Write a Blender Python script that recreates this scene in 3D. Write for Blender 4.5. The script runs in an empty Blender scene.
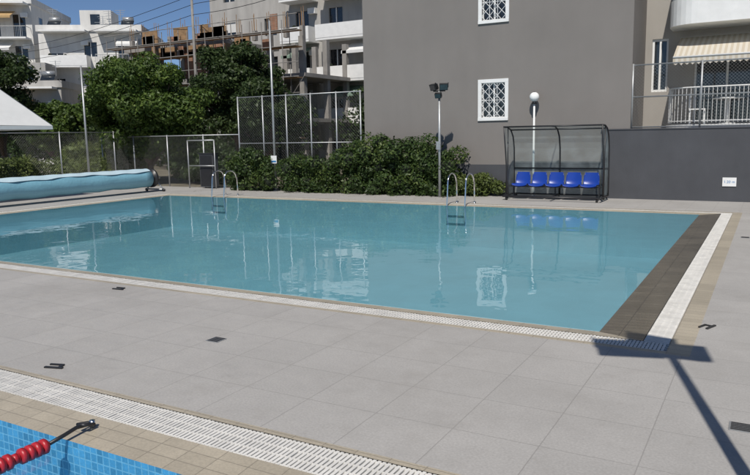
import bpy, math, random
import numpy as np
from mathutils import Vector, Matrix
random.seed(7); rng=np.random.default_rng(7)
S=bpy.context.scene
col=S.collection

# ---------------------------------------------------------------- materials
def newmat(name):
    m=bpy.data.materials.new(name); m.use_nodes=True
    nt=m.node_tree; nt.nodes.clear()
    out=nt.nodes.new('ShaderNodeOutputMaterial')
    return m,nt,out
def N(nt,t,**kw):
    n=nt.nodes.new(t)
    for k,v in kw.items(): setattr(n,k,v)
    return n
def pbsdf(nt,out,rough=.6,metal=0,spec=.5):
    b=N(nt,'ShaderNodeBsdfPrincipled')
    b.inputs['Roughness'].default_value=rough; b.inputs['Metallic'].default_value=metal
    b.inputs['Specular IOR Level'].default_value=spec
    nt.links.new(b.outputs[0],out.inputs[0]); return b
def mat(name,c,rough=.6,metal=0,var=.15,scale=3,bump=0,bscale=40,spec=.5,detail=6,stretch=None,streak=0):
    m,nt,out=newmat(name); b=pbsdf(nt,out,rough,metal,spec)
    tc=N(nt,'ShaderNodeTexCoord'); src=tc.outputs['Object']
    if stretch:
        mp=N(nt,'ShaderNodeMapping'); mp.inputs['Scale'].default_value=stretch
        nt.links.new(src,mp.inputs[0]); src=mp.outputs[0]
    n=N(nt,'ShaderNodeTexNoise'); n.inputs['Scale'].default_value=scale; n.inputs['Detail'].default_value=detail
    n.inputs['Roughness'].default_value=.6
    nt.links.new(src,n.inputs[0])
    r=N(nt,'ShaderNodeValToRGB')
    r.color_ramp.elements[0].position=.3; r.color_ramp.elements[1].position=.7
    lo=[max(0,x*(1-var)) for x in c]; hi=[min(1,x*(1+var)) for x in c]
    r.color_ramp.elements[0].color=(*lo,1); r.color_ramp.elements[1].color=(*hi,1)
    nt.links.new(n.outputs[0],r.inputs[0]); last=r.outputs[0]
    if streak:
        mp=N(nt,'ShaderNodeMapping'); mp.inputs['Scale'].default_value=(2.2,2.2,.3); nt.links.new(tc.outputs['Object'],mp.inputs[0])
        ns=N(nt,'ShaderNodeTexNoise'); ns.inputs['Scale'].default_value=1; ns.inputs['Detail'].default_value=7; nt.links.new(mp.outputs[0],ns.inputs[0])
        mr=N(nt,'ShaderNodeMapRange'); mr.inputs[1].default_value=.35; mr.inputs[2].default_value=.75; mr.inputs[3].default_value=1+streak*.4; mr.inputs[4].default_value=1-streak
        nt.links.new(ns.outputs[0],mr.inputs[0]); sc=N(nt,'ShaderNodeVectorMath',operation='SCALE'); nt.links.new(last,sc.inputs[0]); nt.links.new(mr.outputs[0],sc.inputs['Scale']); last=sc.outputs[0]
    nt.links.new(last,b.inputs['Base Color'])
    if bump:
        n2=N(nt,'ShaderNodeTexNoise'); n2.inputs['Scale'].default_value=bscale; n2.inputs['Detail'].default_value=4
        nt.links.new(tc.outputs['Object'],n2.inputs[0])
        bp=N(nt,'ShaderNodeBump'); bp.inputs['Strength'].default_value=bump; bp.inputs['Distance'].default_value=.02
        nt.links.new(n2.outputs[0],bp.inputs['Height']); nt.links.new(bp.outputs[0],b.inputs['Normal'])
    return m
def boxcoord(nt,src):
    g=N(nt,'ShaderNodeNewGeometry'); a=N(nt,'ShaderNodeVectorMath',operation='ABSOLUTE'); nt.links.new(g.outputs['True Normal'],a.inputs[0])
    sn=N(nt,'ShaderNodeSeparateXYZ'); nt.links.new(a.outputs[0],sn.inputs[0]); sp=N(nt,'ShaderNodeSeparateXYZ'); nt.links.new(src,sp.inputs[0])
    def mth(op,a,b):
        n=N(nt,'ShaderNodeMath',operation=op)
        for i,x in enumerate((a,b)):
            if isinstance(x,(int,float)): n.inputs[i].default_value=x
            else: nt.links.new(x,n.inputs[i])
        return n.outputs[0]
    u=mth('ADD',mth('MULTIPLY',sp.outputs[0],mth('SUBTRACT',1.0,sn.outputs[0])),mth('MULTIPLY',sp.outputs[1],sn.outputs[0]))
    v=mth('ADD',mth('MULTIPLY',sp.outputs[1],sn.outputs[2]),mth('MULTIPLY',sp.outputs[2],mth('SUBTRACT',1.0,sn.outputs[2])))
    c=N(nt,'ShaderNodeCombineXYZ'); nt.links.new(u,c.inputs[0]); nt.links.new(v,c.inputs[1]); return c.outputs[0]
def tilemat(name,c,grout,w,h,mort,rough=.6,var=.12,big=.12,offset=0,stain=None,boxm=False):
    m,nt,out=newmat(name); b=pbsdf(nt,out,rough)
    tc=N(nt,'ShaderNodeTexCoord')
    br=N(nt,'ShaderNodeTexBrick'); br.offset=offset; br.squash=1
    br.inputs['Scale'].default_value=1; br.inputs['Brick Width'].default_value=w; br.inputs['Row Height'].default_value=h
    br.inputs['Mortar Size'].default_value=mort; br.inputs['Mortar Smooth'].default_value=.2; br.inputs['Bias'].default_value=0
    br.inputs['Color1'].default_value=(*[x*(1-var) for x in c],1); br.inputs['Color2'].default_value=(*[min(1,x*(1+var)) for x in c],1)
    br.inputs['Mortar'].default_value=(*grout,1)
    nt.links.new(boxcoord(nt,tc.outputs['Object']) if boxm else tc.outputs['Object'],br.inputs[0])
    n=N(nt,'ShaderNodeTexNoise'); n.inputs['Scale'].default_value=.9; n.inputs['Detail'].default_value=8; n.inputs['Roughness'].default_value=.65
    nt.links.new(tc.outputs['Object'],n.inputs[0])
    mr=N(nt,'ShaderNodeMapRange'); mr.inputs[1].default_value=.3; mr.inputs[2].default_value=.7
    mr.inputs[3].default_value=1-big; mr.inputs[4].default_value=1+big
    nt.links.new(n.outputs[0],mr.inputs[0])
    mx=N(nt,'ShaderNodeVectorMath',operation='SCALE'); nt.links.new(br.outputs[0],mx.inputs[0]); nt.links.new(mr.outputs[0],mx.inputs['Scale'])
    last=mx.outputs[0]
    n3=N(nt,'ShaderNodeTexNoise'); n3.inputs['Scale'].default_value=60; n3.inputs['Detail'].default_value=3
    nt.links.new(tc.outputs['Object'],n3.inputs[0])
    m3=N(nt,'ShaderNodeMapRange'); m3.inputs[1].default_value=.3; m3.inputs[2].default_value=.7; m3.inputs[3].default_value=.9; m3.inputs[4].default_value=1.1
    nt.links.new(n3.outputs[0],m3.inputs[0])
    mx2=N(nt,'ShaderNodeVectorMath',operation='SCALE'); nt.links.new(last,mx2.inputs[0]); nt.links.new(m3.outputs[0],mx2.inputs['Scale'])
    last=mx2.outputs[0]
    if stain:
        for sc_,lo,hi,amt in ((.55,.50,.66,.45),(1.7,.55,.70,.45),(6.5,.60,.72,.55)):
            n4=N(nt,'ShaderNodeTexNoise'); n4.inputs['Scale'].default_value=sc_; n4.inputs['Detail'].default_value=10; n4.inputs['Roughness'].default_value=.72
            nt.links.new(tc.outputs['Object'],n4.inputs[0])
            m4=N(nt,'ShaderNodeMapRange'); m4.inputs[1].default_value=lo; m4.inputs[2].default_value=hi; m4.inputs[3].default_value=0; m4.inputs[4].default_value=amt
            nt.links.new(n4.outputs[0],m4.inputs[0])
            mm=N(nt,'ShaderNodeMix',data_type='RGBA'); nt.links.new(m4.outputs[0],mm.inputs[0]); nt.links.new(last,mm.inputs[6]); mm.inputs[7].default_value=(*stain,1)
            last=mm.outputs[2]
        m5=N(nt,'ShaderNodeMapRange'); m5.inputs[1].default_value=.4; m5.inputs[2].default_value=.65; m5.inputs[3].default_value=rough+.12; m5.inputs[4].default_value=rough-.12
        nt.links.new(n4.outputs[0],m5.inputs[0]); nt.links.new(m5.outputs[0],b.inputs['Roughness'])
    nt.links.new(last,b.inputs['Base Color'])
    bp=N(nt,'ShaderNodeBump'); bp.inputs['Strength'].default_value=.4; bp.inputs['Distance'].default_value=.003; bp.invert=True
    nt.links.new(br.outputs['Fac'],bp.inputs['Height']); nt.links.new(bp.outputs[0],b.inputs['Normal'])
    return m
def leafmat(name,a,b_,c):
    m,nt,out=newmat(name)
    g=N(nt,'ShaderNodeNewGeometry'); r=N(nt,'ShaderNodeValToRGB')
    e=r.color_ramp.elements; e[0].position=0; e[0].color=(*a,1); e[1].position=1; e[1].color=(*c,1)
    k=e.new(.6); k.color=(*b_,1)
    tc=N(nt,'ShaderNodeTexCoord'); n=N(nt,'ShaderNodeTexNoise'); n.inputs['Scale'].default_value=1.3
    nt.links.new(tc.outputs['Object'],n.inputs[0])
    ad=N(nt,'ShaderNodeMath',operation='MULTIPLY_ADD'); nt.links.new(g.outputs['Random Per Island'],ad.inputs[0]); ad.inputs[1].default_value=.6
    mr=N(nt,'ShaderNodeMapRange'); mr.inputs[1].default_value=.3; mr.inputs[2].default_value=.7; mr.inputs[3].default_value=0; mr.inputs[4].default_value=.4
    nt.links.new(n.outputs[0],mr.inputs[0]); nt.links.new(mr.outputs[0],ad.inputs[2]); nt.links.new(ad.outputs[0],r.inputs[0])
    d=N(nt,'ShaderNodeBsdfPrincipled'); d.inputs['Roughness'].default_value=.5; d.inputs['Specular IOR Level'].default_value=.35
    t=N(nt,'ShaderNodeBsdfTranslucent'); nt.links.new(r.outputs[0],d.inputs['Base Color']); nt.links.new(r.outputs[0],t.inputs[0])
    mx=N(nt,'ShaderNodeMixShader'); mx.inputs[0].default_value=.3
    nt.links.new(d.outputs[0],mx.inputs[1]); nt.links.new(t.outputs[0],mx.inputs[2]); nt.links.new(mx.outputs[0],out.inputs[0])
    return m
def watermat(name,tint,scale=1.6,dist=.012):
    m,nt,out=newmat(name)
    tc=N(nt,'ShaderNodeTexCoord')
    n=N(nt,'ShaderNodeTexNoise'); n.inputs['Scale'].default_value=scale; n.inputs['Detail'].default_value=2.5; n.inputs['Roughness'].default_value=.5
    nt.links.new(tc.outputs['Object'],n.inputs[0])
    k=N(nt,'ShaderNodeTexNoise'); k.inputs['Scale'].default_value=.28; k.inputs['Detail'].default_value=3; nt.links.new(tc.outputs['Object'],k.inputs[0])
    mr=N(nt,'ShaderNodeMapRange'); mr.inputs[1].default_value=.4; mr.inputs[2].default_value=.62; mr.inputs[3].default_value=.45; mr.inputs[4].default_value=1.5; nt.links.new(k.outputs[0],mr.inputs[0])
    mu=N(nt,'ShaderNodeMath',operation='MULTIPLY'); nt.links.new(n.outputs[0],mu.inputs[0]); nt.links.new(mr.outputs[0],mu.inputs[1])
    bp=N(nt,'ShaderNodeBump'); bp.inputs['Strength'].default_value=1; bp.inputs['Distance'].default_value=dist
    nt.links.new(mu.outputs[0],bp.inputs['Height'])
    f=N(nt,'ShaderNodeFresnel'); f.inputs[0].default_value=1.36; nt.links.new(bp.outputs[0],f.inputs['Normal'])
    g=N(nt,'ShaderNodeBsdfGlossy'); g.inputs['Roughness'].default_value=.01; nt.links.new(bp.outputs[0],g.inputs['Normal'])
    t=N(nt,'ShaderNodeBsdfTransparent'); t.inputs[0].default_value=(*tint,1)
    mx=N(nt,'ShaderNodeMixShader'); nt.links.new(f.outputs[0],mx.inputs[0]); nt.links.new(t.outputs[0],mx.inputs[1]); nt.links.new(g.outputs[0],mx.inputs[2])
    nt.links.new(mx.outputs[0],out.inputs[0]); return m
def clearmat(name,tint,a=.25,rough=.05):
    m,nt,out=newmat(name)
    t=N(nt,'ShaderNodeBsdfTransparent'); t.inputs[0].default_value=(*tint,1)
    p=N(nt,'ShaderNodeBsdfPrincipled'); p.inputs['Base Color'].default_value=(*tint,1); p.inputs['Roughness'].default_value=rough
    mx=N(nt,'ShaderNodeMixShader')
    tc=N(nt,'ShaderNodeTexCoord'); n=N(nt,'ShaderNodeTexNoise'); n.inputs['Scale'].default_value=2.2; n.inputs['Detail'].default_value=6; nt.links.new(tc.outputs['Object'],n.inputs[0])
    mr=N(nt,'ShaderNodeMapRange'); mr.inputs[1].default_value=.35; mr.inputs[2].default_value=.7; mr.inputs[3].default_value=a*.5; mr.inputs[4].default_value=a*1.6
    nt.links.new(n.outputs[0],mr.inputs[0]); nt.links.new(mr.outputs[0],mx.inputs[0])
    nt.links.new(t.outputs[0],mx.inputs[1]); nt.links.new(p.outputs[0],mx.inputs[2]); nt.links.new(mx.outputs[0],out.inputs[0]); return m
def stripemat(name,a,b_,per,axis=0):
    m,nt,out=newmat(name); b=pbsdf(nt,out,.8)
    tc=N(nt,'ShaderNodeTexCoord'); w=N(nt,'ShaderNodeTexWave'); w.bands_direction='XYZ'[axis]; w.inputs['Scale'].default_value=per
    nt.links.new(tc.outputs['Object'],w.inputs[0]); r=N(nt,'ShaderNodeValToRGB'); r.color_ramp.interpolation='CONSTANT'
    r.color_ramp.elements[0].color=(*a,1); r.color_ramp.elements[1].position=.5; r.color_ramp.elements[1].color=(*b_,1)
    nt.links.new(w.outputs[0],r.inputs[0]); nt.links.new(r.outputs[0],b.inputs['Base Color']); return m

M_deck=tilemat('deck_porcelain_tile',(.405,.390,.367),(.31,.297,.278),.6,.6,.004,rough=.6,var=.03,big=.07,stain=(.325,.308,.283))
M_tan=tilemat('coping_tan_tile',(.42,.37,.285),(.28,.245,.19),.245,.12,.004,rough=.4,var=.07,big=.14)
M_wet=tilemat('wet_coping_tile',(.13,.114,.087),(.065,.057,.045),.245,.12,.005,rough=.22,var=.12,big=.3)
M_basin=tilemat('pool_mosaic',(.34,.515,.585),(.36,.53,.60),.3,.3,.008,rough=.4,var=.02,big=.06,boxm=True)
M_basin2=tilemat('pool_mosaic_small',(.17,.41,.60),(.42,.62,.75),.06,.06,.005,rough=.35,var=.25,big=.1,boxm=True)
M_lane=mat('lane_marking_tile',(.01,.03,.09),.4,var=.1)
M_tread=mat('ladder_tread_plastic',(.34,.45,.5),.5,var=.05)
M_ground=mat('ground_earth',(.16,.14,.10),.9,var=.3,scale=.4,bump=.4,bscale=5)
M_grate=mat('white_plastic_grate',(.74,.72,.67),.5,var=.13,scale=6)
M_chan=mat('gutter_channel_dark',(.05,.048,.042),.5,var=.2)
M_water=watermat('pool_water',(.69,.86,.895),1.5,.0055)
M_water2=watermat('training_pool_water',(.62,.84,.93),3,.01)
M_steel=mat('stainless_steel',(.75,.75,.75),.18,1,var=.05)
M_galv=mat('galvanised_steel',(.42,.43,.43),.45,.6,var=.12,scale=8)
M_black=mat('black_painted_metal',(.02,.02,.022),.4,var=.2,scale=10)
M_white=mat('white_paint',(.78,.78,.76),.5,var=.06,scale=3)
M_fac=mat('taupe_stucco',(.208,.192,.178),.9,var=.06,scale=.5,bump=.25,bscale=120,streak=.035)
M_fac2=mat('beige_stucco',(.36,.335,.30),.9,var=.06,scale=.8,bump=.2,bscale=100,streak=.07)
M_dark=mat('dark_grey_wall_paint',(.066,.069,.077),.8,var=.1,scale=1.2,bump=.2,bscale=80,streak=.08)
M_glass=mat('window_glass_dark',(.02,.025,.03),.06,var=.3,scale=2,spec=.8)
M_conc=mat('raw_concrete',(.27,.255,.235),.9,var=.2,scale=1.5,bump=.4,bscale=20)
M_brick=tilemat('brick_infill',(.26,.12,.07),(.3,.27,.22),.3,.1,.01,rough=.9,var=.2,boxm=True)
M_wood=mat('shuttering_wood',(.27,.17,.09),.85,var=.35,scale=3)
M_render=mat('white_render_wall',(.66,.65,.62),.85,var=.06,scale=.7,streak=.12)
M_render2=mat('grey_render_wall',(.40,.385,.36),.85,var=.07,scale=.7,streak=.15)
M_canvas=mat('white_canvas',(.72,.72,.70),.8,var=.04)
M_awn2=mat('faded_green_awning',(.20,.28,.22),.8,var=.1)
M_awn3=mat('ochre_awning',(.45,.30,.14),.8,var=.1)
M_blue=mat('blue_plastic_seat',(.008,.045,.30),.35,var=.08)
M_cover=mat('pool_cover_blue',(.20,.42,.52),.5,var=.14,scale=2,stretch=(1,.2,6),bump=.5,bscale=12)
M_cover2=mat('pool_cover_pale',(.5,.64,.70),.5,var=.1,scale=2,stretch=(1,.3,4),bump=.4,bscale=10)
M_red=mat('red_lane_float',(.42,.02,.03),.4,var=.15,scale=30)
M_poly=clearmat('clear_polycarbonate',(.75,.8,.8),.15,.12)
M_globe=mat('opal_globe',(.85,.85,.83),.25,var=.02)
M_aw=stripemat('striped_awning',(.52,.46,.36),(.62,.58,.5),2.2,0)
M_signb=mat('sign_blue',(.03,.2,.45),.5)
M_bark=mat('bark',(.10,.07,.05),.9,var=.35,scale=8,bump=.6,bscale=20)
M_leafT=leafmat('citrus_leaves',(.03,.055,.012),(.085,.14,.028),(.17,.23,.05))
M_leafH=leafmat('hedge_leaves',(.02,.038,.012),(.058,.10,.025),(.14,.18,.045))
M_leafD=leafmat('dark_leaves',(.015,.028,.01),(.045,.075,.022),(.10,.14,.045))
M_leafL=leafmat('light_shrub_leaves',(.04,.06,.015),(.12,.16,.04),(.2,.23,.07))
M_dry=leafmat('dry_leaves',(.09,.05,.02),(.16,.11,.04),(.2,.17,.05))
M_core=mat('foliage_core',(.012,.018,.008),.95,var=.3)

# ---------------------------------------------------------------- mesh builder
class B:
    def __init__(s): s.v=[];s.f=[];s.mi=[];s.mats=[];s.sm=[]
    def m(s,mt):
        if mt not in s.mats: s.mats.append(mt)
        return s.mats.index(mt)
    def add(s,vs,fs,mt,smooth=False):
        o=len(s.v); s.v+= [tuple(map(float,x)) for x in vs]; k=s.m(mt)
        for f in fs: s.f.append([o+i for i in f]); s.mi.append(k); s.sm.append(smooth)
    def box(s,x0,x1,y0,y1,z0,z1,mt,T=None):
        vs=[(x,y,z) for x in(x0,x1) for y in(y0,y1) for z in(z0,z1)]
        if T is not None: vs=[T@Vector(v) for v in vs]
        s.add(vs,[(0,1,3,2),(4,6,7,5),(0,4,5,1),(2,3,7,6),(0,2,6,4),(1,5,7,3)],mt)
    def quad(s,a,b,c,d,mt): s.add([a,b,c,d],[(0,1,2,3)],mt)
    def tube(s,pts,r,mt,n=8,cap=True):
        pts=[Vector(p) for p in pts]; rs=r if isinstance(r,(list,tuple)) else [r]*len(pts)
        vs=[];fs=[];ref=None
        for i,p in enumerate(pts):
            t=(pts[min(i+1,len(pts)-1)]-pts[max(i-1,0)]).normalized()
            if ref is None or abs(ref.dot(t))>.98:
                ref=Vector((0,0,1)) if abs(t.z)<.9 else Vector((1,0,0))
            a=t.cross(ref).normalized(); b=a.cross(t).normalized(); ref=b
            for k in range(n):
                an=2*math.pi*k/n; vs.append(p+(a*math.cos(an)+b*math.sin(an))*rs[i])
        for i in range(len(pts)-1):
            for k in range(n):
                fs.append((i*n+k,i*n+(k+1)%n,(i+1)*n+(k+1)%n,(i+1)*n+k))
        if cap: fs.append(tuple(range(n-1,-1,-1))); fs.append(tuple((len(pts)-1)*n+k for k in range(n)))
        s.add(vs,fs,mt,n>=6)
    def sphere(s,c,r,mt,n=16,m_=10,sc=(1,1,1)):
        vs=[];fs=[]
        for j in range(m_+1):
            th=math.pi*j/m_
            for i in range(n):
                ph=2*math.pi*i/n
                vs.append((c[0]+r*sc[0]*math.sin(th)*math.cos(ph),c[1]+r*sc[1]*math.sin(th)*math.sin(ph),c[2]+r*sc[2]*math.cos(th)))
        for j in range(m_):
            for i in range(n): fs.append((j*n+i,(j+1)*n+i,(j+1)*n+(i+1)%n,j*n+(i+1)%n))
        s.add(vs,fs,mt,True)
    def build(s,name,parent=None):
        me=bpy.data.meshes.new(name); me.from_pydata(s.v,[],s.f)
        for mt in s.mats: me.materials.append(mt)
        me.polygons.foreach_set('material_index',s.mi); me.polygons.foreach_set('use_smooth',s.sm); me.update()
        o=bpy.data.objects.new(name,me); col.objects.link(o)
        if parent: o.parent=parent
        return o
def empty(name,loc=(0,0,0)):
    e=bpy.data.objects.new(name,None); col.objects.link(e); e.empty_display_size=.3; return e

def sheet(name,x0,x1,y0,y1,holes,z,mt,parent=None):
    xs=sorted({x0,x1,*[h[0] for h in holes],*[h[1] for h in holes]}); ys=sorted({y0,y1,*[h[2] for h in holes],*[h[3] for h in holes]})
    b=B()
    for i in range(len(xs)-1):
        for j in range(len(ys)-1):
            cx=(xs[i]+xs[i+1])/2; cy=(ys[j]+ys[j+1])/2
            if any(h[0]<cx<h[1] and h[2]<cy<h[3] for h in holes): continue
            b.quad((xs[i],ys[j],z),(xs[i+1],ys[j],z),(xs[i+1],ys[j+1],z),(xs[i],ys[j+1],z),mt)
    return b.build(name,parent)

# ---------------------------------------------------------------- pools
def grow(r,l,rt,n,f): return (r[0]-l,r[1]+rt,r[2]-n,r[3]+f)
def ringz(b,ri,ro,zi,zo,mt):
    I=[(ri[0],ri[2],zi),(ri[1],ri[2],zi),(ri[1],ri[3],zi),(ri[0],ri[3],zi)]
    O=[(ro[0],ro[2],zo),(ro[1],ro[2],zo),(ro[1],ro[3],zo),(ro[0],ro[3],zo)]
    for k in range(4): b.quad(O[k],O[(k+1)%4],I[(k+1)%4],I[k],mt)
def walls(b,r,z0,z1,mt):
    P=[(r[0],r[2]),(r[1],r[2]),(r[1],r[3]),(r[0],r[3])]
    for k in range(4):
        a=P[k];c=P[(k+1)%4]; b.quad((*a,z0),(*c,z0),(*c,z1),(*a,z1),mt)
def grate(b,x0,x1,y0,y1,z1=-.001,z0=-.022):
    p=.034; w=.022
    if x1-x0>y1-y0:
        n=int((x1-x0)/p)
        for i in range(n):
            x=x0+i*p; j=random.uniform(-.002,.001); b.box(x,x+w,y0+.006,y1-.006,z0,z1+j,M_grate)
        k=4
        for j in range(k):
            y=y0+.012+(y1-y0-.04)*j/(k-1); b.box(x0,x1,y,y+.016,z0-.006,z1-.004,M_grate)
    else:
        n=int((y1-y0)/p)
        for i in range(n): y=y0+i*p; b.box(x0+.006,x1-.006,y,y+w,z0,z1+random.uniform(-.002,.001),M_grate)
        for j in range(4):
            x=x0+.012+(x1-x0-.04)*j/3; b.box(x,x+.016,y0,y1,z0-.006,z1-.004,M_grate)
def make_pool(name,R,w1,w2,w3,depth,basin,water,wetright=True,wl=-.02):
    E=empty(name)
    r1=grow(R,*w1); r2=grow(r1,*w2); r3=grow(r2,*w3)
    b=B(); walls(b,R,-depth,wl-.0,basin); b.quad((R[0],R[2],-depth),(R[1],R[2],-depth),(R[1],R[3],-depth),(R[0],R[3],-depth),basin)
    b.build('basin',E)
    b=B()
    zi=wl-.004
    I=[(R[0],R[2],zi),(R[1],R[2],zi),(R[1],R[3],zi),(R[0],R[3],zi)]
    O=[(r1[0],r1[2],0),(r1[1],r1[2],0),(r1[1],r1[3],0),(r1[0],r1[3],0)]
    for k in range(4): b.quad(O[k],O[(k+1)%4],I[(k+1)%4],I[k],M_wet if (k==1 and wetright) else M_tan)
    ringz(b,r2,r3,0,0,M_tan)
    b.build('coping',E)
    b=B(); walls(b,r1,-.14,0,M_chan); walls(b,r2,-.14,0,M_chan); ringz(b,r1,r2,-.14,-.14,M_chan); b.build('gutter_channel',E)
    b=B()
    grate(b,r2[0],r2[1],r2[2],r1[2]); grate(b,r2[0],r2[1],r1[3],r2[3])
    grate(b,r2[0],r1[0],r1[2],r1[3]); grate(b,r1[1],r2[1],r1[2],r1[3])
    b.build('gutter_grating',E)
    b=B(); b.quad((R[0]-.0,R[2],wl),(R[1],R[2],wl),(R[1],R[3],wl),(R[0],R[3],wl),water); w=b.build('water',E)
    return E,r3
P1=(-18.7,-1.43,7.1,18.1)
E1,r3=make_pool('swimming_pool',P1,(.25,.45,.22,.25),(.2,.24,.25,.2),(.1,.2,.08,.12),1.15,M_basin,M_water)
P2=(-14,5,-6,2.88)
E2,q3=make_pool('training_pool',P2,(.3,.3,.34,.34),(.3,.3,.34,.34),(.02,.02,.02,.06),.95,M_basin2,M_water2,False)
b=B()
for x in (-6.6,-4.06,-1.5): b.box(x-.12,x+.12,-5.5,1.6,-.95,-.946,M_lane)
b.build('lane_markings',E2)
deck=sheet('pool_deck',-26.5,8,-9,21.4,[r3,q3],0,M_deck)
sheet('ground',-900,900,-900,900,[(-26.5,8,-9,21.4)],-.02,M_ground)

def drain(x,y,name,rot=0,s=.075):
    b=B(); T=Matrix.Translation((x,y,0))@Matrix.Rotation(rot,4,'Z')
    b.box(-s,s,-s,s,.001,.005,M_galv,T)
    for i in range(5): b.box(-s+.012,s-.012,-s+.014+i*.028,-s+.03+i*.028,.005,.0075,M_black,T)
    return b.build(name)
for i,(x,y) in enumerate([(-4.73,5.09),(-.08,5.09),(-.35,14.4)]): drain(x,y,'floor_drain')
def anchor(x,y,rot):
    b=B(); T=Matrix.Translation((x,y,0))@Matrix.Rotation(rot,4,'Z')
    b.box(-.09,.09,-.05,-.025,.001,.014,M_black,T); b.box(-.09,.05,.03,.05,.001,.014,M_black,T); b.box(.03,.055,-.025,.03,.001,.012,M_black,T)
    b.build('floor_anchor')
anchor(-5.46,3.82,.3); anchor(-.48,7.66,1.2); anchor(-7.57,6.34,.1)

# lane rope
b=B(); x=-4.06
y=2.72
while y>-2.5:
    r=.052 if int((2.72-y)/.05)%4!=3 else .035
    b.tube([(x,y,.012),(x,y-.012,.012)],[r*.75,r],M_red,14); b.tube([(x,y-.012,.012),(x,y-.036,.012),(x,y-.046,.012)],[r,r,r*.7],M_red,14,)
    y-=.05
b.tube([(x,2.74,.012),(x,-2.6,.012)],.012,M_steel,8)
b.tube([(x,2.72,.012),(x,2.86,.03),(x,2.95,.045),(x,3.06,.03)],.014,M_black,8)
b.tube([(x-.03,2.98,.05),(x+.03,3.0,.05),(x+.03,3.07,.03),(x-.03,3.07,.03),(x-.03,2.98,.05)],.012,M_black,8)
b.tube([(x,3.08,0),(x,3.08,.05)],.02,M_steel,10)
b.build('lane_rope')

def ladder(x,y,name='pool_ladder'):
    b=B()
    for dx in (-.27,.27):
        pts=[(x+dx,y+.62,0)]
        pts+=[(x+dx,y+.62,.3),(x+dx,y+.6,.62)]
        for k in range(9):
            a=math.pi*k/8; pts.append((x+dx,y+.27+.3*math.cos(a),.62+.25*math.sin(a)))
        pts+=[(x+dx,y-.06,.3),(x+dx,y-.1,0),(x+dx,y-.12,-.45)]
        b.tube(pts,.021,M_steel,10)
        b.tube([(x+dx,y+.62,.001),(x+dx,y+.62,.02)],.045,M_steel,12)
    for z in (-.2,-.42): b.box(x-.25,x+.25,y-.15,y-.11,z-.012,z,M_tread)
    b.build(name)
ladder(-16.35,18.14); ladder(-7.62,18.14)

# pool cover reel
b=B(); X0=-20.6; zc=.52
ys=np.linspace(10.2,18.9,28); 
b.tube([(X0,yy,zc+.008*math.sin(yy*3)) for yy in ys],[.33+.012*math.sin(yy*5)+.01*random.random() for yy in ys],M_cover,28)
b.tube([(X0,9.7,zc),(X0,19.5,zc)],.05,M_galv,12)
for yy in (9.8,19.25):
    b.tube([(X0-.45,yy,.06),(X0,yy,zc),(X0+.45,yy,.06)],.03,M_galv,8); b.tube([(X0-.5,yy,.08),(X0+.5,yy,.08)],.03,M_galv,8)
    b.tube([(X0,yy-.2,zc),(X0,yy-.12,zc)],.36,M_black,24)
    for sx in(-.45,.45): b.tube([(X0+sx,yy-.03,.06),(X0+sx,yy+.03,.06)],.06,M_black,14)
fl=[]
for i,yy in enumerate(np.linspace(10.25,18.85,60)):
    e0=.78+.07*math.sin(yy*1.7)+.05*math.sin(yy*5.1)
    R_=.368+.006*math.sin(yy*9)
    fl.append([(X0+R_*math.cos(a),yy,zc+R_*math.sin(a)) for a in np.linspace(2.3,e0,9)])
vs=[p for r_ in fl for p in r_]
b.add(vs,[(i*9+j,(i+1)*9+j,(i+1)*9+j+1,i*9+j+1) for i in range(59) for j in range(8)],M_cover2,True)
b.build('pool_cover_reel')

# umbrella
b=B(); cx,cy=-23.5,13.7; hs=2.0; ap=(cx,cy,4.75)
C=[(cx-hs,cy-hs,2.5),(cx+hs,cy-hs,2.5),(cx+hs,cy+hs,2.5),(cx-hs,cy+hs,2.5)]
for k in range(4):
    a=C[k];c=C[(k+1)%4]; mid=tuple((a[i]+c[i])/2-(.0 if i<2 else -.02) for i in range(3))
    b.add([a,mid,ap],[(0,1,2)],M_canvas); b.add([mid,c,ap],[(0,1,2)],M_canvas)
    b.quad(a,c,(c[0],c[1],c[2]-.12),(a[0],a[1],a[2]-.12),M_canvas)
    b.tube([a,ap],.015,M_galv,6)
b.tube([(cx,cy,0),(cx,cy,4.8)],.035,M_galv,10); b.box(cx-.4,cx+.4,cy-.4,cy+.4,.001,.08,M_conc)
b.build('patio_umbrella')

# team shelter
b=B(); xa,xb=-6.92,-4.1; yb=21.0; yfz=19.95
prof=[(yb,.12),(yb,.9),(yb-.03,1.5),(yb-.14,1.85),(yb-.36,2.06),(yb-.65,2.14),(yb-1.0,2.15)]
for xx in (xa,(xa+xb)/2,xb):
    b.tube([(xx,p[0],p[1]) for p in prof],.024,M_black,8)
    b.tube([(xx,yfz,.12),(xx,yb,.12)],.03,M_black,8)
for xx in (xa,xb):
    b.tube([(xx,yb-.62,.12),(xx,yb-.62,2.13)],.018,M_black,8)
    b.tube([(xx,yb-.72,.12),(xx,yb-.74,.95),(xx,yb-.85,1.5),(xx,yb-1.0,2.15)],.02,M_black,8)
for p in prof: 
    if p[1] in (.12,.9,2.06,2.15): b.tube([(xa,p[0],p[1]),(xb,p[0],p[1])],.022,M_black,8)
b.tube([(xa,yfz,.12),(xb,yfz,.12)],.03,M_black,8)
for i in range(len(prof)-1):
    b.quad((xa,*prof[i]),(xb,*prof[i]),(xb,*prof[i+1]),(xa,*prof[i+1]),M_poly)
for xx in (xa+.003,xb-.003):
    side=[(xx,p[0],p[1]) for p in prof]+[(xx,yb-.85,1.5),(xx,yb-.74,.95),(xx,yb-.72,.12)]
    b.add(side,[tuple(range(len(side)))],M_poly)
for xx in (xa+.1,xb-.1):
    for yy in (yfz+.05,yb-.1): b.tube([(xx-.025,yy,.055),(xx+.025,yy,.055)],.055,M_black,14)
b.box(xa+.1,xb-.1,yb-.52,yb-.44,.36,.40,M_black)
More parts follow.
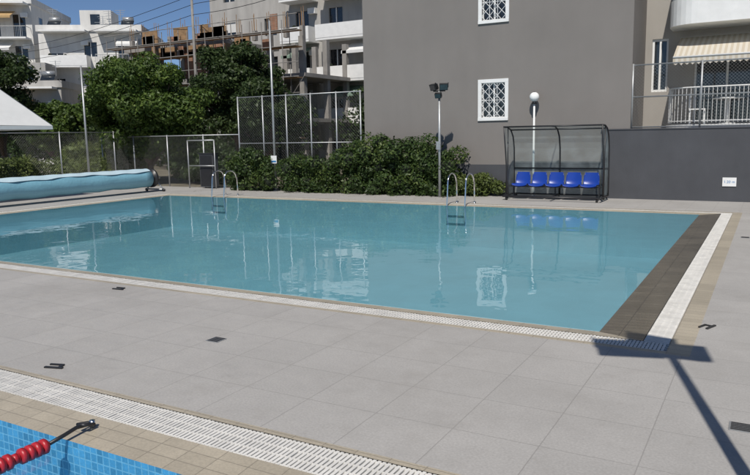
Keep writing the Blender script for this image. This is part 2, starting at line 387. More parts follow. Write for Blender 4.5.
for xx in (xa+.15,xb-.15,(xa+xb)/2): b.box(xx-.02,xx+.02,yb-.5,yb-.46,.12,.36,M_black)
n=5; w=(xb-xa-.3)/n
for i in range(n):
    xc=xa+.15+w*(i+.5); h=w*.43
    P=[(-.27,.405),(-.25,.44),(-.12,.432),(.02,.42),(.11,.43),(.155,.47),(.18,.58),(.2,.70),(.215,.80)]
    yc=yb-.5; rows=[]
    for j,(py_,pz_) in enumerate(P):
        hw=h*(1 if j<7 else (.95 if j==7 else .78)); row=[]
        for k in range(7):
            t=-1+k/3; d=.035*(t*t)
            row.append((xc+hw*t, yc+py_-(d if j>=5 else 0), pz_+(d if j<5 else 0)))
        rows.append(row)
    vs=[p for r_ in rows for p in r_]+[(p[0],p[1]+.014,p[2]-.018) for r_ in rows for p in r_]; o_=len(P)*7
    fs=[]
    for j in range(len(P)-1):
        for k in range(6):
            q=(j*7+k,j*7+k+1,(j+1)*7+k+1,(j+1)*7+k); fs.append(q); fs.append(tuple(o_+z for z in q[::-1]))
    b.add(vs,fs,M_blue,True)
    for t in (0,6): b.tube([r_[t] for r_ in rows],.012,M_blue,6)
b.build('team_bench_shelter')

# ---------------------------------------------------------------- grey facade building
FY=21.45
def wall_open(b,x0,x1,z0,z1,y,ops,mt,depth=.18):
    xs=sorted({x0,x1,*[o[0] for o in ops],*[o[1] for o in ops]}); zs=sorted({z0,z1,*[o[2] for o in ops],*[o[3] for o in ops]})
    for i in range(len(xs)-1):
        for j in range(len(zs)-1):
            cx=(xs[i]+xs[i+1])/2;cz=(zs[j]+zs[j+1])/2
            if any(o[0]<cx<o[1] and o[2]<cz<o[3] for o in ops): continue
            b.quad((xs[i],y,zs[j]),(xs[i+1],y,zs[j]),(xs[i+1],y,zs[j+1]),(xs[i],y,zs[j+1]),mt)
    for o in ops:
        a,c,d,e=o
        b.quad((a,y,d),(a,y+depth,d),(a,y+depth,e),(a,y,e),mt); b.quad((c,y,d),(c,y,e),(c,y+depth,e),(c,y+depth,d),mt)
        b.quad((a,y,e),(a,y+depth,e),(c,y+depth,e),(c,y,e),mt); b.quad((a,y,d),(c,y,d),(c,y+depth,d),(a,y+depth,d),mt)
def grille_window(E,x0,x1,z0,z1,y,name='window'):
    b=B(); fw=.11
    b.box(x0,x1,y-.035,y+.02,z1-fw,z1,M_white); b.box(x0,x1,y-.05,y+.02,z0,z0+fw*.8,M_white)
    b.box(x0,x0+fw,y-.033,y+.02,z0+fw*.8,z1-fw,M_white); b.box(x1-fw,x1,y-.033,y+.02,z0+fw*.8,z1-fw,M_white)
    a,c,d,e=x0+fw,x1-fw,z0+fw*.8,z1-fw
    b.quad((a,y+.12,d),(c,y+.12,d),(c,y+.12,e),(a,y+.12,e),M_glass)
    mx=(a+c)/2; b.box(mx-.025,mx+.025,y+.085,y+.115,d,e,M_white)
    for q in (a,c-.035): b.box(q,q+.035,y+.08,y+.117,d,e,M_white)
    for q in (d,e-.035): b.box(a+.035,c-.035,y+.082,y+.116,q,q+.035,M_white)
    def seg(p,q): b.tube([(p[0],y-.01,p[1]),(q[0],y-.01,q[1])],.009,M_white,5)
    nx,nz=3,4; sx=(c-a)/nx; sz=(e-d)/nz
    for i in range(nx):
        for j in range(nz):
            X=a+i*sx;Z=d+j*sz
            seg((X,Z+sz/2),(X+sx/2,Z+sz));seg((X+sx/2,Z+sz),(X+sx,Z+sz/2));seg((X+sx,Z+sz/2),(X+sx/2,Z));seg((X+sx/2,Z),(X,Z+sz/2))
    for i in range(nx+1): seg((a+i*sx,d),(a+i*sx,e))
    for j in (0,nz/2,nz): seg((a,d+j*sz),(c,d+j*sz))
    b.build(name,E)
EG=empty('grey_apartment_building')
b=B(); xl,xr=-12.5,-3.62; top=13.5
ops=[(-8.2,-7.36,2.45,3.58),(-8.2,-7.36,5.45,6.58),(-8.2,-7.36,8.45,9.58)]
wall_open(b,xl,xr,.98,top,FY,ops,M_fac)
b.quad((xl,FY,-.1),(xl,FY+14,-.1),(xl,FY+14,top),(xl,FY,top),M_fac); b.quad((xl,FY+14,-.1),(xr,FY+14,-.1),(xr,FY+14,top),(xl,FY+14,top),M_fac)
b.quad((xl,FY,top),(xr,FY,top),(xr,FY+14,top),(xl,FY+14,top),M_conc)
b.quad((xr,FY,2),(xr,FY+2.2,2),(xr,FY+2.2,top),(xr,FY,top),M_fac)
b.build('walls',EG)
b=B(); b.box(xl-.0,-4.4,FY-.03,FY+.1,-.1,.98,M_dark); b.build('plinth',EG)
for o in ops: grille_window(EG,o[0]-.08,o[1]+.08,o[2]-.08,o[3]+.08,FY)
wy=FY+2.2; b=B()
ops2=[]
for k in range(4):
    z=2.15+3*k; ops2+= [(-3.42,-2.95,z+1.0,z+2.6),(-2.2,-.4,z+.05,z+2.25),(1.0,2.6,z+.05,z+2.25)]
wall_open(b,xr,7,2,top,wy,ops2,M_fac2,.15)
b.quad((xr,wy,top),(7,wy,top),(7,FY+14,top),(xr,FY+14,top),M_conc)
b.quad((7,wy,0),(7,FY+14,0),(7,FY+14,top),(7,wy,top),M_fac2)
b.build('wing_walls',EG)
b=B()
for o in ops2:
    b.quad((o[0],wy+.12,o[2]),(o[1],wy+.12,o[2]),(o[1],wy+.12,o[3]),(o[0],wy+.12,o[3]),M_glass)
    mx=(o[0]+o[1])/2
    for q in (o[0],mx-.03,o[1]-.06): b.box(q,q+.06,wy+.06,wy+.11,o[2],o[3],M_white)
    b.box(o[0]+.06,o[1]-.06,wy+.065,wy+.105,o[3]-.07,o[3],M_white); b.box(o[0]+.06,o[1]-.06,wy+.065,wy+.105,o[2],o[2]+.07,M_white)
b.build('balcony_doors',EG)
by=FY+.75
def slab_outline(x0,x1,y0,y1,r=.8,n=8):
    pts=[(x0,y1)]
    for k in range(n+1):
        a=math.pi+math.pi/2*k/n; pts.append((x0+r+r*math.cos(a),y0+r+r*math.sin(a)))
    pts+=[(x1,y0),(x1,y1)]; return pts
b=B()
for k in range(4):
    z=2.12+3*k; O=slab_outline(-2.85,6.5,by,wy)
    n=len(O); b.add([(x,y,z-.18) for x,y in O]+[(x,y,z) for x,y in O],[tuple(range(n-1,-1,-1)),tuple(range(n,2*n))]+[(i,(i+1)%n,n+(i+1)%n,n+i) for i in range(n)],M_white)
    if k>=1:
        I=slab_outline(-2.77,6.42,by+.08,wy); 
        for i in range(n-1):
            a,c=O[i],O[i+1]; d,e=I[i],I[i+1]
            b.quad((*a,z),(*c,z),(*c,z+.55),(*a,z+.55),M_white); b.quad((*d,z),(*d,z+.55),(*e,z+.55),(*e,z),M_white); b.quad((*a,z+.55),(*c,z+.55),(*e,z+.55),(*d,z+.55),M_white)
b.build('balcony_slabs',EG)
b=B()
for k in range(4):
    z=2.12+3*k; O=slab_outline(-2.8,6.4,by+.05,wy,n=10)[:-1]
    base=0 if k==0 else .55; hh=1.05
    b.tube([(x,y,z+hh) for x,y in O],.022,M_white,6); 
    if k==0: b.tube([(x,y,z+.1) for x,y in O],.015,M_white,6)
    for i in range(len(O)-1):
        L=math.dist(O[i],O[i+1]); m_=max(1,int(L/.11))
        for j in range(m_):
            t=j/m_; x=O[i][0]*(1-t)+O[i+1][0]*t; y=O[i][1]*(1-t)+O[i+1][1]*t
            b.tube([(x,y,z+base+.05),(x,y,z+hh)],.009,M_white,4,False)
b.build('balcony_railings',EG)
b=B()
for x0,x1 in ((-2.6,6.3),):
    for k in range(2):
        z=4.72+3*k
        pts=[(wy-.05,z),(wy-.9,z-.3),(by-.35,z-.72)]
        for j in range(2): b.quad((x0,*pts[j]),(x1,*pts[j]),(x1,*pts[j+1]),(x0,*pts[j+1]),M_aw)
        nsc=60
        for q in range(nsc):
            xa_=x0+(x1-x0)*q/nsc; xb_=x0+(x1-x0)*(q+1)/nsc; y_,z_=pts[2]
            b.add([(xa_,y_,z_),(xb_,y_,z_),(xb_,y_,z_-.16),((xa_+xb_)/2,y_,z_-.22),(xa_,y_,z_-.16)],[(0,1,2,3,4)],M_aw)
        b.tube([(x0,pts[2][0],pts[2][1]),(x1,pts[2][0],pts[2][1])],.025,M_white,8)
        b.tube([(x0+.1,wy,z-.9),(x0+.1,*pts[2])],.015,M_white,6)
b.build('awning',EG)
# balcony table and chairs
E=empty('balcony_table'); b=B(); b.tube([(-1.2,wy-.7,2.84),(-1.2,wy-.7,2.87)],.42,M_white,20); b.tube([(-1.2,wy-.7,2.12),(-1.2,wy-.7,2.84)],.03,M_white,8); b.tube([(-1.2,wy-.7,2.125),(-1.2,wy-.7,2.15)],.22,M_white,14); b.build('table',E)
def chair(x,y,r):
    b=B(); T=Matrix.Translation((x,y,2.12))@Matrix.Rotation(r,4,'Z')
    b.box(-.22,.22,-.22,.22,.43,.46,M_white,T); b.box(-.22,.22,.2,.23,.46,.9,M_white,T)
    for sx in (-.2,.2):
        for sy in (-.2,.2): b.box(sx-.015,sx+.015,sy-.015,sy+.015,.003,.43,M_white,T)
    b.build('balcony_chair')
chair(-2.0,wy-.65,1.6); chair(-.4,wy-.7,-1.5)
b=B(); b.box(-4.4,9,FY-.06,FY+.16,-.1,2.0,M_dark); b.box(-4.42,9,FY-.08,FY+.18,2.0,2.035,M_dark)
b.quad((-4.4,FY+.16,1.95),(9,FY+.16,1.95),(9,wy,1.95),(-4.4,wy,1.95),M_conc)
b.build('dark_boundary_wall')
E=empty('depth_sign'); b=B(); b.box(-1.15,-.81,FY-.085,FY-.063,.42,.66,M_white); b.build('sign_board',E)
tx=bpy.data.curves.new('depth_text','FONT'); tx.body='1.20 m'; tx.size=.1; tx.align_x='CENTER'; tx.align_y='CENTER'; tx.extrude=.001
to=bpy.data.objects.new('depth_text',tx); to.location=(-.98,FY-.088,.54); to.rotation_euler=(math.pi/2,0,0); tx.materials.append(M_signb); col.objects.link(to); to.parent=E

def chain_fence(name,x0,x1,y,z0,z1,posts,pitch=.09,r=.0022,rails=(1,),along='x'):
    b=B()
    P=(lambda a,z:(a,y,z)) if along=='x' else (lambda a,z:(y,a,z))
    for p in posts: b.tube([P(p,z0),P(p,z1+.04)],.028,M_galv,10); 
    for f in rails: z=z0+(z1-z0)*f; b.tube([P(x0,z),P(x1,z)],.02,M_galv,8)
    H=z1-z0; L=x1-x0; c=-H
    while c<L:
        a0=max(c,0);a1=min(c+H,L)
        if a1>a0:
            b.tube([P(x0+a0,z0+(a0-c)),P(x0+a1,z0+(a1-c))],r,M_galv,3,False)
            b.tube([P(x0+a0,z1-(a0-c)),P(x0+a1,z1-(a1-c))],r,M_galv,3,False)
        c+=pitch
    return b.build(name)
chain_fence('wall_top_fence',-3.6,7.2,FY+.05,2.035,3.82,[-3.6,-1.8,0,1.8,3.6,5.4,7.2],rails=(.02,.5,1))
chain_fence('chain_link_fence',-18.1,-12.55,21.35,0,3.5,[-18.1,-16.9,-15.8,-14.7,-13.6,-12.6],.11,.0018,rails=(.01,.5,1))
chain_fence('chain_link_fence',-26,-18.1,21.38,0,2.1,[-26,-24,-22,-20],.09,.001,rails=(1,))
chain_fence('chain_link_fence',8,21.3,-24.3,0,2.3,[8,11.5,15,18,20.6],.1,.001,rails=(1,),along='y')

b=B(); b.tube([(-15.95,20.75,0),(-15.95,20.75,6.1)],[.05,.035],M_galv,12); b.box(-16.08,-15.82,20.68,20.7,1.02,1.3,M_white); b.box(-16.06,-15.84,20.674,20.679,1.06,1.12,M_signb); b.box(-16.05,-15.85,20.65,20.85,0,.02,M_galv)
b.build('sign_pole')
b=B(); b.tube([(-24.0,19,0),(-24.0,19,4.9)],[.05,.035],M_galv,12); b.build('steel_pole')
def spot(b,c,d,s=.14):
    d=Vector(d).normalized(); q=d.to_track_quat('Y','Z').to_matrix().to_4x4(); T=Matrix.Translation(c)@q
    b.box(-s,s,-.06,.05,-s*.75,s*.75,M_black,T); b.box(-s*.85,s*.85,.05,.056,-s*.6,s*.6,M_glass,T); 
    for i in range(5): b.box(-s*.8+i*s*.4-.006,-s*.8+i*s*.4+.006,-.1,-.06,-s*.6,s*.6,M_black,T)
    b.box(-s-.02,-s,-.02,.02,-.02,s,M_black,T)
b=B(); px,py=-9.1,20.25
b.tube([(px,py,0),(px,py,3.3)],[.045,.035],M_galv,12); b.tube([(px-.2,py,3.3),(px+.2,py,3.3)],.02,M_black,8)
spot(b,(px-.17,py-.05,3.42),(-.5,-1,-.4),.13); spot(b,(px+.17,py-.05,3.42),(.5,-1,-.4),.13); spot(b,(px,py-.08,3.16),(.1,-1,-.5),.1)
b.box(px-.07,px+.07,py-.1,py-.04,1.5,1.75,M_galv)
b.build('floodlight_pole')
b=B(); lx,ly=-6.38,21.2
b.tube([(lx,ly,0),(lx,ly,.4),(lx,ly,2.85)],[.06,.035,.03],M_white,12); b.tube([(lx,ly,2.83),(lx,ly,2.92)],[.08,.05],M_black,12); b.sphere((lx,ly,3.04),.145,M_globe,20,12); b.tube([(lx,ly,3.17),(lx,ly,3.2)],[.05,.02],M_black,10)
b.build('globe_lamp_post')
b=B(); mx,my=.38,3.0; mh=4.85
b.tube([(mx,my,0),(mx,my,mh)],[.055,.04],M_galv,12); b.tube([(mx-.5,my,mh-.35),(mx+.25,my,mh-.35)],.03,M_galv,8)
spot(b,(mx-.36,my,mh-.22),(-.3,1,-.5),.28); spot(b,(mx+.1,my,mh-.1),(-.1,1,-.5),.24); spot(b,(mx-.1,my,mh+.2),(.2,1,-.3),.22); b.box(mx-.15,mx+.15,my-.15,my+.15,0.001,.02,M_galv)
b.build('floodlight_mast')

# ---------------------------------------------------------------- foliage
def leafmesh(name,P,nr,size,mt,parent=None):
    n=len(P)
    t=rng.normal(size=(n,3)); t-=nr*(t*nr).sum(1)[:,None]; t/=np.linalg.norm(t,axis=1)[:,None]
    s=np.cross(nr,t); L=size*(.6+.8*rng.random(n))[:,None]; Wd=L*.5
    V=np.stack([P-t*L,P+s*Wd+nr*L*.15,P+t*L,P-s*Wd+nr*L*.15],1).reshape(-1,3)
    V[:,2]=np.maximum(V[:,2],.006)
    me=bpy.data.meshes.new(name); me.vertices.add(4*n); me.vertices.foreach_set('co',V.astype(np.float32).ravel())
    me.loops.add(4*n); me.loops.foreach_set('vertex_index',np.arange(4*n,dtype=np.int32))
    me.polygons.add(n); me.polygons.foreach_set('loop_start',np.arange(0,4*n,4,dtype=np.int32)); me.polygons.foreach_set('loop_total',np.full(n,4,dtype=np.int32))
    me.update(calc_edges=True); me.materials.append(mt)
    o=bpy.data.objects.new(name,me); col.objects.link(o)
    if parent: o.parent=parent
    return o
def leaves(name,blobs,n,size,mt,parent=None,shell=.45,flat=.75):
    cs=[];rad=[];w=[]
    for (c,r) in blobs: cs.append(c);rad.append(r);w.append(r[0]*r[1]+r[1]*r[2]+r[0]*r[2])
    cs=np.array(cs,float);rad=np.array(rad,float);w=np.array(w);w/=w.sum()
    idx=rng.choice(len(blobs),n,p=w)
    d=rng.normal(size=(n,3)); d/=np.linalg.norm(d,axis=1)[:,None]
    rr=1-shell*rng.random(n)**1.5+rng.normal(0,.07,n)
    P=cs[idx]+d*rad[idx]*rr[:,None]
    nr=d*flat+rng.normal(size=(n,3))*.6+np.array([0,0,.25]); nr/=np.linalg.norm(nr,axis=1)[:,None]
    return leafmesh(name,P,nr,size,mt,parent)
def clumps(c,r,n,s0,s1,zmin=.1):
    out=[]
    for _ in range(n):
        d=rng.normal(size=3); d/=np.linalg.norm(d); k=rng.random()**.45*.85
        p=np.array(c)+d*np.array(r)*k; s=rng.uniform(s0,s1); p[2]=max(p[2],zmin+s*.4)
        out.append((p,(s*rng.uniform(.9,1.3),s*rng.uniform(.9,1.3),s*rng.uniform(.6,.95))))
    return out
def tree(name,x,y,h,r,trunk,n=26000,leaf=.075,mt=M_leafT,ncl=60,zr=None,s=(.35,.75)):
    E=empty(name); b=B(); zr=zr or (h-trunk)/2
    c=(x,y,h-zr)
    cl=clumps(c,(r-.25,r-.25,zr-.2),ncl,*s)
    b.tube([(x,y,-.05),(x+.05,y,trunk*.5),(x-.03,y+.04,trunk),(x,y,h-zr)],[.17,.13,.11,.07],M_bark,10)
    for k in cl[::4]:
        p=k[0]; z0=trunk*rng.uniform(.7,1.2); mid=((x+p[0])/2,(y+p[1])/2,(z0+p[2])/2+.15)
        b.tube([(x,y,z0),mid,tuple(p)],[.07,.045,.012],M_bark,6)
    b.build('trunk_and_limbs',E); leaves('crown',cl,n,leaf,mt,E)
    return E
tree('orange_tree',-24.4,22.6,6.1,3.4,1.0,54000,.085,M_leafT,105,zr=2.6)
tree('leafy_tree',-31.8,20.5,7.0,2.4,1.6,20000,.09,M_leafD,50)
tree('leafy_tree',-26.4,31,7.9,3.1,2.0,30000,.10,M_leafD,75)
tree('leafy_tree',-21.8,28,5.0,2.2,1.0,18000,.09,M_leafD,45)
tree('leafy_tree',-37,27,4.6,2.6,1.0,18000,.11,M_leafT,45)
def hedge(name,x0,x1,y,hts,depth=.55,n=12000,leaf=.05,mt=M_leafH):
    E=empty(name); bl=[]; L=x1-x0; k=int(L/.28)+1
    for i in range(k):
        x=x0+L*i/max(1,k-1); h=np.interp(x,[a for a,_ in hts],[c for _,c in hts])*rng.uniform(.93,1.08)
        for j in range(5):
            z=h*(j+.5)/5; s=rng.uniform(.2,.42)
            bl.append(((x+rng.normal(0,.1),y+rng.normal(0,.15),min(z,h-s*.7)+rng.normal(0,.06)),(s,depth*rng.uniform(.6,1.1),s)))
    b=B(); 
    for p,r in bl[::2]: b.sphere(p,1,M_core,8,6,(r[0]*.6,r[1]*.6,r[2]*.6))  # near-black ellipsoids filling the hedge behind its leaves
    b.build('dark_core',E); leaves('leaves',bl,n,leaf,mt,E,shell=.4)
hedge('hedge',-17.9,-16.25,20.7,[(-17.9,1.25),(-17.2,1.55),(-16.2,1.2)],.45,8000)
hedge('hedge',-15.5,-13.2,20.75,[(-15.6,1.1),(-14.5,1.3),(-13,1.2)],.45,10000)
hedge('hedge',-12.8,-9.0,20.8,[(-12.9,1.5),(-11.8,1.9),(-10.6,1.85),(-9.6,1.75),(-9.0,1.3)],.55,22000,.052)
leaves('low_shrub',clumps((-8.1,21.0,.35),(.95,.3,.4),20,.15,.32,0),4200,.045,M_leafL)
leaves('flowering_shrub',clumps((-26.5,18.5,.7),(1.4,4.5,.6),40,.3,.5),14000,.06,M_leafL)
leaves('flowering_shrub',clumps((-27.5,14.5,.7),(1.3,4.5,.7),40,.3,.6),14000,.06,M_leafH)
leaves('oleander_shrub',clumps((-29,24.5,1.1),(3,3,1.1),50,.4,.8),18000,.08,M_leafL)
leaves('oleander_shrub',clumps((-21.2,23.4,.8),(2.6,1.0,.9),40,.3,.6),14000,.065,M_leafD)
leaves('background_trees',sum([clumps((x,y,h*.5),(4,3,h*.5),30,.8,1.6) for x,y,h in [(-50,36,5),(-42,34,4.2),(-58,36,4.5),(-68,38,5),(-36,36,4.6),(-30,38,5),(-22,42,6),(-78,42,6)]],[]),60000,.16,M_leafD)
n=140; P=np.zeros((n,3)); P[:,0]=rng.uniform(-19,-8,n); P[:,1]=rng.uniform(19.4,20.3,n); P[:,2]=.012
nr=np.tile([0,0,1.],(n,1))+rng.normal(0,.15,(n,3)); nr/=np.linalg.norm(nr,axis=1)[:,None]
leafmesh('fallen_leaves',P,nr,.02,M_dry)

b=B()
for xx in (-20.4,-19.0): b.tube([(xx,20.9,0),(xx,20.9,1.9)],.025,M_galv,8)
b.tube([(-20.4,20.9,1.9),(-19.0,20.9,1.9)],.025,M_galv,8); b.tube([(-20.4,20.9,.9),(-19.0,20.9,.9)],.02,M_galv,8)
b.build('garden_gate')
b=B(); b.box(-19.9,-19.2,21.0,21.3,.05,1.35,M_dark); b.box(-19.86,-19.24,20.98,21.0,.1,1.3,M_black); b.box(-19.95,-19.15,20.97,21.33,1.35,1.4,M_black); b.build('equipment_cabinet')

# ---------------------------------------------------------------- background buildings
def apt(name,x0,x1,y,dep,h,wallm,bal=[],winw=1.2,gap=2.4,fl=3.0,solid=False,rot=0,steps=0):
    E=empty(name); b=B(); ops=[]; nfl=int(h/fl); nx=max(1,int((x1-x0)/gap)); sx=(x1-x0)/nx; z0=0
    for k in range(nfl):
        for i in range(nx):
            cx=x0+sx*(i+.5); z=z0+k*fl
            tall=any(a<=cx<=c for a,c in bal)
            ops.append((cx-winw/2,cx+winw/2,z+(.1 if tall else .95),z+2.3))
    wall_open(b,x0,x1,z0-1,z0+h,y,ops,wallm,.2)
    b.quad((x0,y,z0-1),(x0,y+dep,z0-1),(x0,y+dep,z0+h),(x0,y,z0+h),wallm); b.quad((x1,y,z0-1),(x1,y+dep,z0-1),(x1,y+dep,z0+h),(x1,y,z0+h),wallm)
    b.quad((x0,y,z0+h),(x1,y,z0+h),(x1,y+dep,z0+h),(x0,y+dep,z0+h),wallm); b.quad((x0,y+dep,z0-1),(x1,y+dep,z0-1),(x1,y+dep,z0+h),(x0,y+dep,z0+h),wallm)
    for k in range(nfl):
        for q in (dep*.2,dep*.5,dep*.8):
            yy=y+q; zz=z0+k*fl
            b.box(x1-.05,x1+.02,yy-.5,yy+.5,zz+1,zz+2.3,M_glass); b.box(x1-.04,x1+.05,yy-.56,yy-.5,zz+.94,zz+2.36,M_white); b.box(x1-.04,x1+.05,yy+.5,yy+.56,zz+.94,zz+2.36,M_white)
            b.box(x1,x1+.1,yy-.6,yy+.6,zz+.86,zz+.94,M_white)
    b.build('walls',E); b=B()
    for o in ops:
        b.quad((o[0],y+.16,o[2]),(o[1],y+.16,o[2]),(o[1],y+.16,o[3]),(o[0],y+.16,o[3]),M_glass)
        if random.random()<.45: b.box(o[0],o[1],y+.08,y+.14,o[3]-random.uniform(.4,1.2),o[3],M_render)
        b.box((o[0]+o[1])/2-.04,(o[0]+o[1])/2+.04,y+.1,y+.15,o[2],o[3],M_white)
    b.build('windows',E); b=B()
    for a,c in bal:
        for k in range(nfl):
            z=z0+k*fl
            b.box(a,c,y-1.4,y-.003,z-.16,z,M_white)
            if solid or (k%2 and not solid and random.random()<.4): b.box(a,c,y-1.42,y-1.34,z,z+.95,M_white); b.box(c-.08,c,y-1.34,y-.003,z,z+.95,M_white)
            else:
                b.tube([(a,y-1.35,z+1),(c,y-1.35,z+1),(c,y,z+1)],.03,M_galv,5)
                nn=int((c-a)/.16)
                for i in range(nn): b.box(a+i*.16,a+i*.16+.025,y-1.36,y-1.34,z,z+1,M_galv)
            if random.random()<.55:
                w_=random.uniform(.35,.8)*(c-a); s_=random.uniform(a,c-w_); am=random.choice((M_canvas,M_awn2,M_awn3,M_canvas))
                b.quad((s_,y-.02,z+2.6),(s_+w_,y-.02,z+2.6),(s_+w_,y-1.5,z+1.95),(s_,y-1.5,z+1.95),am)
                b.quad((s_,y-1.5,z+1.95),(s_+w_,y-1.5,z+1.95),(s_+w_,y-1.5,z+1.75),(s_,y-1.5,z+1.75),am)
            for q in range(3):
                if random.random()<.5:
                    xx=random.uniform(a+.3,c-.3)
                    for _ in range(5): b.sphere((xx+random.uniform(-.25,.25),y-1.15+random.uniform(-.1,.1),z+.5+random.uniform(0,.5)),random.uniform(.12,.22),M_core,7,5)
                    b.tube([(xx,y-1.15,z),(xx,y-1.15,z+.35)],[.13,.17],M_brick,8)
            b.box(c-.75,c-.1,y-.35,y-.01,z+2.0 if z+2.3<h else z+1.9,z+2.4,M_white)
        b.box(a,c,y-1.4,y-.003,z0+h-.16,z0+h,M_white)
    b.box(x0-.15,x1+.15,y-.15,y-.005,z0+h+.003,z0+h+.6,wallm); b.box(x1-.0,x1+.15,y-.004,y+dep,z0+h+.003,z0+h+.6,wallm)
    for i in range(5):
        xx=random.uniform(x0+.5,x1-.5); hh=random.uniform(1.2,2.6); b.tube([(xx,y+2,z0+h),(xx,y+2,z0+h+hh)],.03,M_galv,5)
        for q in range(3): b.box(xx-.5+q*.1,xx+.5-q*.1,y+1.98,y+2.02,z0+h+hh-.1-q*.2,z0+h+hh-.07-q*.2,M_galv)
    xx=(x0+x1)/2; b.box(xx-1.5,xx+1.5,y+2.5,y+5.5,z0+h,z0+h+2.4,wallm)
    b.box(xx-.5,xx+.4,y+2.44,y+2.5,z0+h,z0+h+2,M_glass)
    for q in (x0+1.2,x1-1.4):
        b.tube([(q-.5,y+1.5,z0+h+1.3),(q+.5,y+1.5,z0+h+1.3)],.28,M_galv,10)
        b.quad((q-.6,y+.5,z0+h+.4),(q+.6,y+.5,z0+h+.4),(q+.6,y+1.4,z0+h+1.2),(q-.6,y+1.4,z0+h+1.2),M_glass)
    b.build('balconies_and_roof',E)
    if rot:
        cx,cy=(x0+x1)/2,y
        E.matrix_world=Matrix.Translation((cx,cy,0))@Matrix.Rotation(rot,4,'Z')@Matrix.Translation((-cx,-cy,0))
    return E
apt('white_apartment_building',-75,-63,42,12,15.3,M_render,bal=[(-74.7,-69),(-68,-63.2)],rot=.62)
apt('white_apartment_building',-62.5,-53,47,11,12.3,M_render,bal=[(-62,-57.8),(-57,-53.1)],rot=.62,solid=False)
apt('white_apartment_building',-61,-54,39,6,6.6,M_render2,bal=[(-60.7,-54.3)],rot=.62,solid=True)
apt('beige_apartment_building',-41.5,-33.2,46,12,22,M_render2,bal=[],gap=2.8)
apt('beige_apartment_building',-33,-24,45,12,22,M_render2,bal=[(-32.6,-30),(-29.4,-24.4)],solid=True)
apt('white_apartment_building',-52,-44,80,12,12,M_render2,bal=[(-50,-46)])
E=empty('unfinished_concrete_building'); b=B()
x0,x1,y0,y1=-43,-26.5,38,44
for z in (0,2.9,5.8,8.4):
    xe=x1 if z<8 else -33
    b.box(x0,xe,y0,y1,z,z+.25,M_conc)
for z in (0,2.9,5.8):
    xx=x0+.3
    while xx<x1:
        for yy in (y0+.2,y0+3,y1-.5): b.box(xx,xx+.35,yy,yy+.35,z+.25,z+(2.9 if z<5 else 2.6),M_conc)
        xx+=2.6
for i in range(5):
    xx=x0+.65+2.6*i
    if i%2==0: b.box(xx,xx+2.25,y0+.25,y0+.45,6.05,8.4 if xx<-35.3 else 7.4,M_brick)
    b.box(xx,xx+2.25,y0+.25,y0+.45,3.15,4.2+.6*(i%3),M_brick)
b.build('frame_and_infill',E); b=B()
xx=x0+.4
while xx<x1:
    zb=8.65 if xx<-33.4 else 8.4
    for k in range(4):
        ox=(k%2)*.2;oy=(k//2)*.2; b.tube([(xx+ox,y0+.3+oy,zb),(xx+ox+random.uniform(-.05,.05),y0+.3+oy,zb+1.3+random.random()*.6)],.025,M_wood,4)
    b.box(xx-.02,xx+.25,y0+.25,y0+.55,zb,zb+.65,M_conc)
    xx+=1.3
b.build('column_starter_bars',E); b=B()
xx=x0-.2
while xx<x1+.5:
    b.tube([(xx,y0-.6,0),(xx,y0-.6,9.5)],.03,M_conc,5); b.tube([(xx,y0-1.4,0),(xx,y0-1.4,9.2)],.03,M_conc,5)
    b.tube([(xx,y0-1.4,3.8),(xx+1.6,y0-1.4,5.7)],.018,M_conc,5); xx+=1.6
for z in (1.9,3.8,5.7,7.6,8.6):
    b.tube([(x0-.4,y0-1.4,z),(x1+.5,y0-1.4,z)],.03,M_conc,5); b.tube([(x0-.4,y0-1.4,z+.9),(x1+.5,y0-1.4,z+.9)],.025,M_conc,5)
    b.box(x0-.3,x1+.3,y0-1.35,y0-.65,z-.06,z,M_wood)
for i in range(46):
    z=random.choice((3.9,5.8,7.7,8.7)); xx=random.uniform(x0,x1-2); b.box(xx,xx+random.uniform(.3,1.6),y0-.3,y0-.25,z,z+random.uniform(.3,1.2),random.choice((M_wood,M_conc,M_brick)))
b.build('scaffolding',E)
b=B(); b.tube([(-34.5,36.5,0),(-34.5,36.5,12.5)],[.12,.08],M_conc,8)
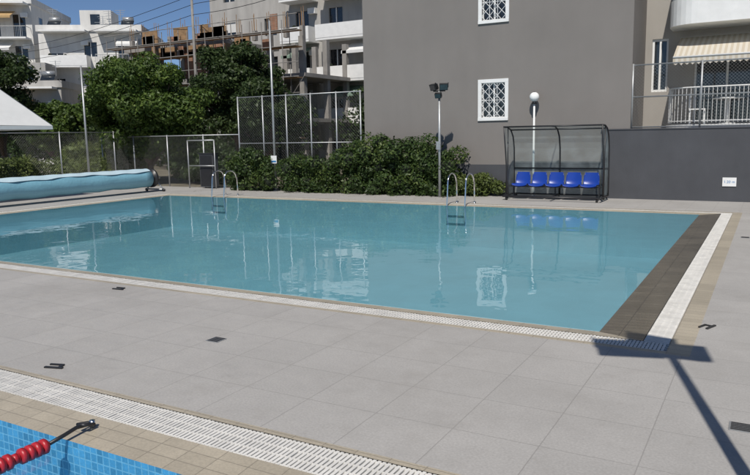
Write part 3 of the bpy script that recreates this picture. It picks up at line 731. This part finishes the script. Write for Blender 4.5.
for dz,dx in ((11.4,-.3),(10.9,.3),(10.2,0)):
    pts=[(-34.5+dx+(t*22),36.5-9*t,dz-1.6*math.sin(math.pi*t)*.5+t*.5) for t in np.linspace(0,1,12)]
    b.tube(pts,.018,M_black,4); pts=[(-34.5+dx-(t*40),36.5+6*t,dz-1.2*math.sin(math.pi*t)) for t in np.linspace(0,1,12)]; b.tube(pts,.018,M_black,4)
b.build('utility_pole')

# ---------------------------------------------------------------- light, sky, camera
el=math.radians(51); hx,hy=.29,-.957
Dsun=Vector((hx*math.cos(el),hy*math.cos(el),math.sin(el)))
sl=bpy.data.lights.new('sun','SUN'); sl.energy=4.0; sl.angle=math.radians(.53); sl.color=(1,.95,.88)
so=bpy.data.objects.new('sun',sl); so.rotation_euler=Dsun.to_track_quat('Z','Y').to_euler(); so.location=(0,0,30); col.objects.link(so)
W=bpy.data.worlds.new('World'); S.world=W; W.use_nodes=True; nt=W.node_tree
bg=nt.nodes['Background']; sk=nt.nodes.new('ShaderNodeTexSky'); sk.sky_type='NISHITA'; sk.sun_disc=False
sk.sun_elevation=el; sk.sun_rotation=math.atan2(hx,hy); sk.air_density=1.0; sk.dust_density=0; sk.ozone_density=4; sk.altitude=4000
nt.links.new(sk.outputs[0],bg.inputs[0]); bg.inputs[1].default_value=.08
cam=bpy.data.cameras.new('camera'); cam.sensor_width=36; cam.lens=33.577; cam.clip_end=3000; cam.clip_start=.05
co=bpy.data.objects.new('camera',cam); col.objects.link(co)
f,pitch,yaw,roll=699.53,.1462,.516,-.0187
cy,sy=math.cos(yaw),math.sin(yaw)
fw=Vector((-sy*math.cos(pitch),cy*math.cos(pitch),-math.sin(pitch))); rt=Vector((cy,sy,0)); up=rt.cross(fw)
r2=rt*math.cos(roll)+up*math.sin(roll); u2=-rt*math.sin(roll)+up*math.cos(roll)
Mx=Matrix((r2,u2,-fw)).transposed().to_4x4(); Mx.translation=Vector((0,0,2)); co.matrix_world=Mx
S.camera=co
S.view_settings.view_transform='Standard'; S.view_settings.look='None'; S.view_settings.exposure=0
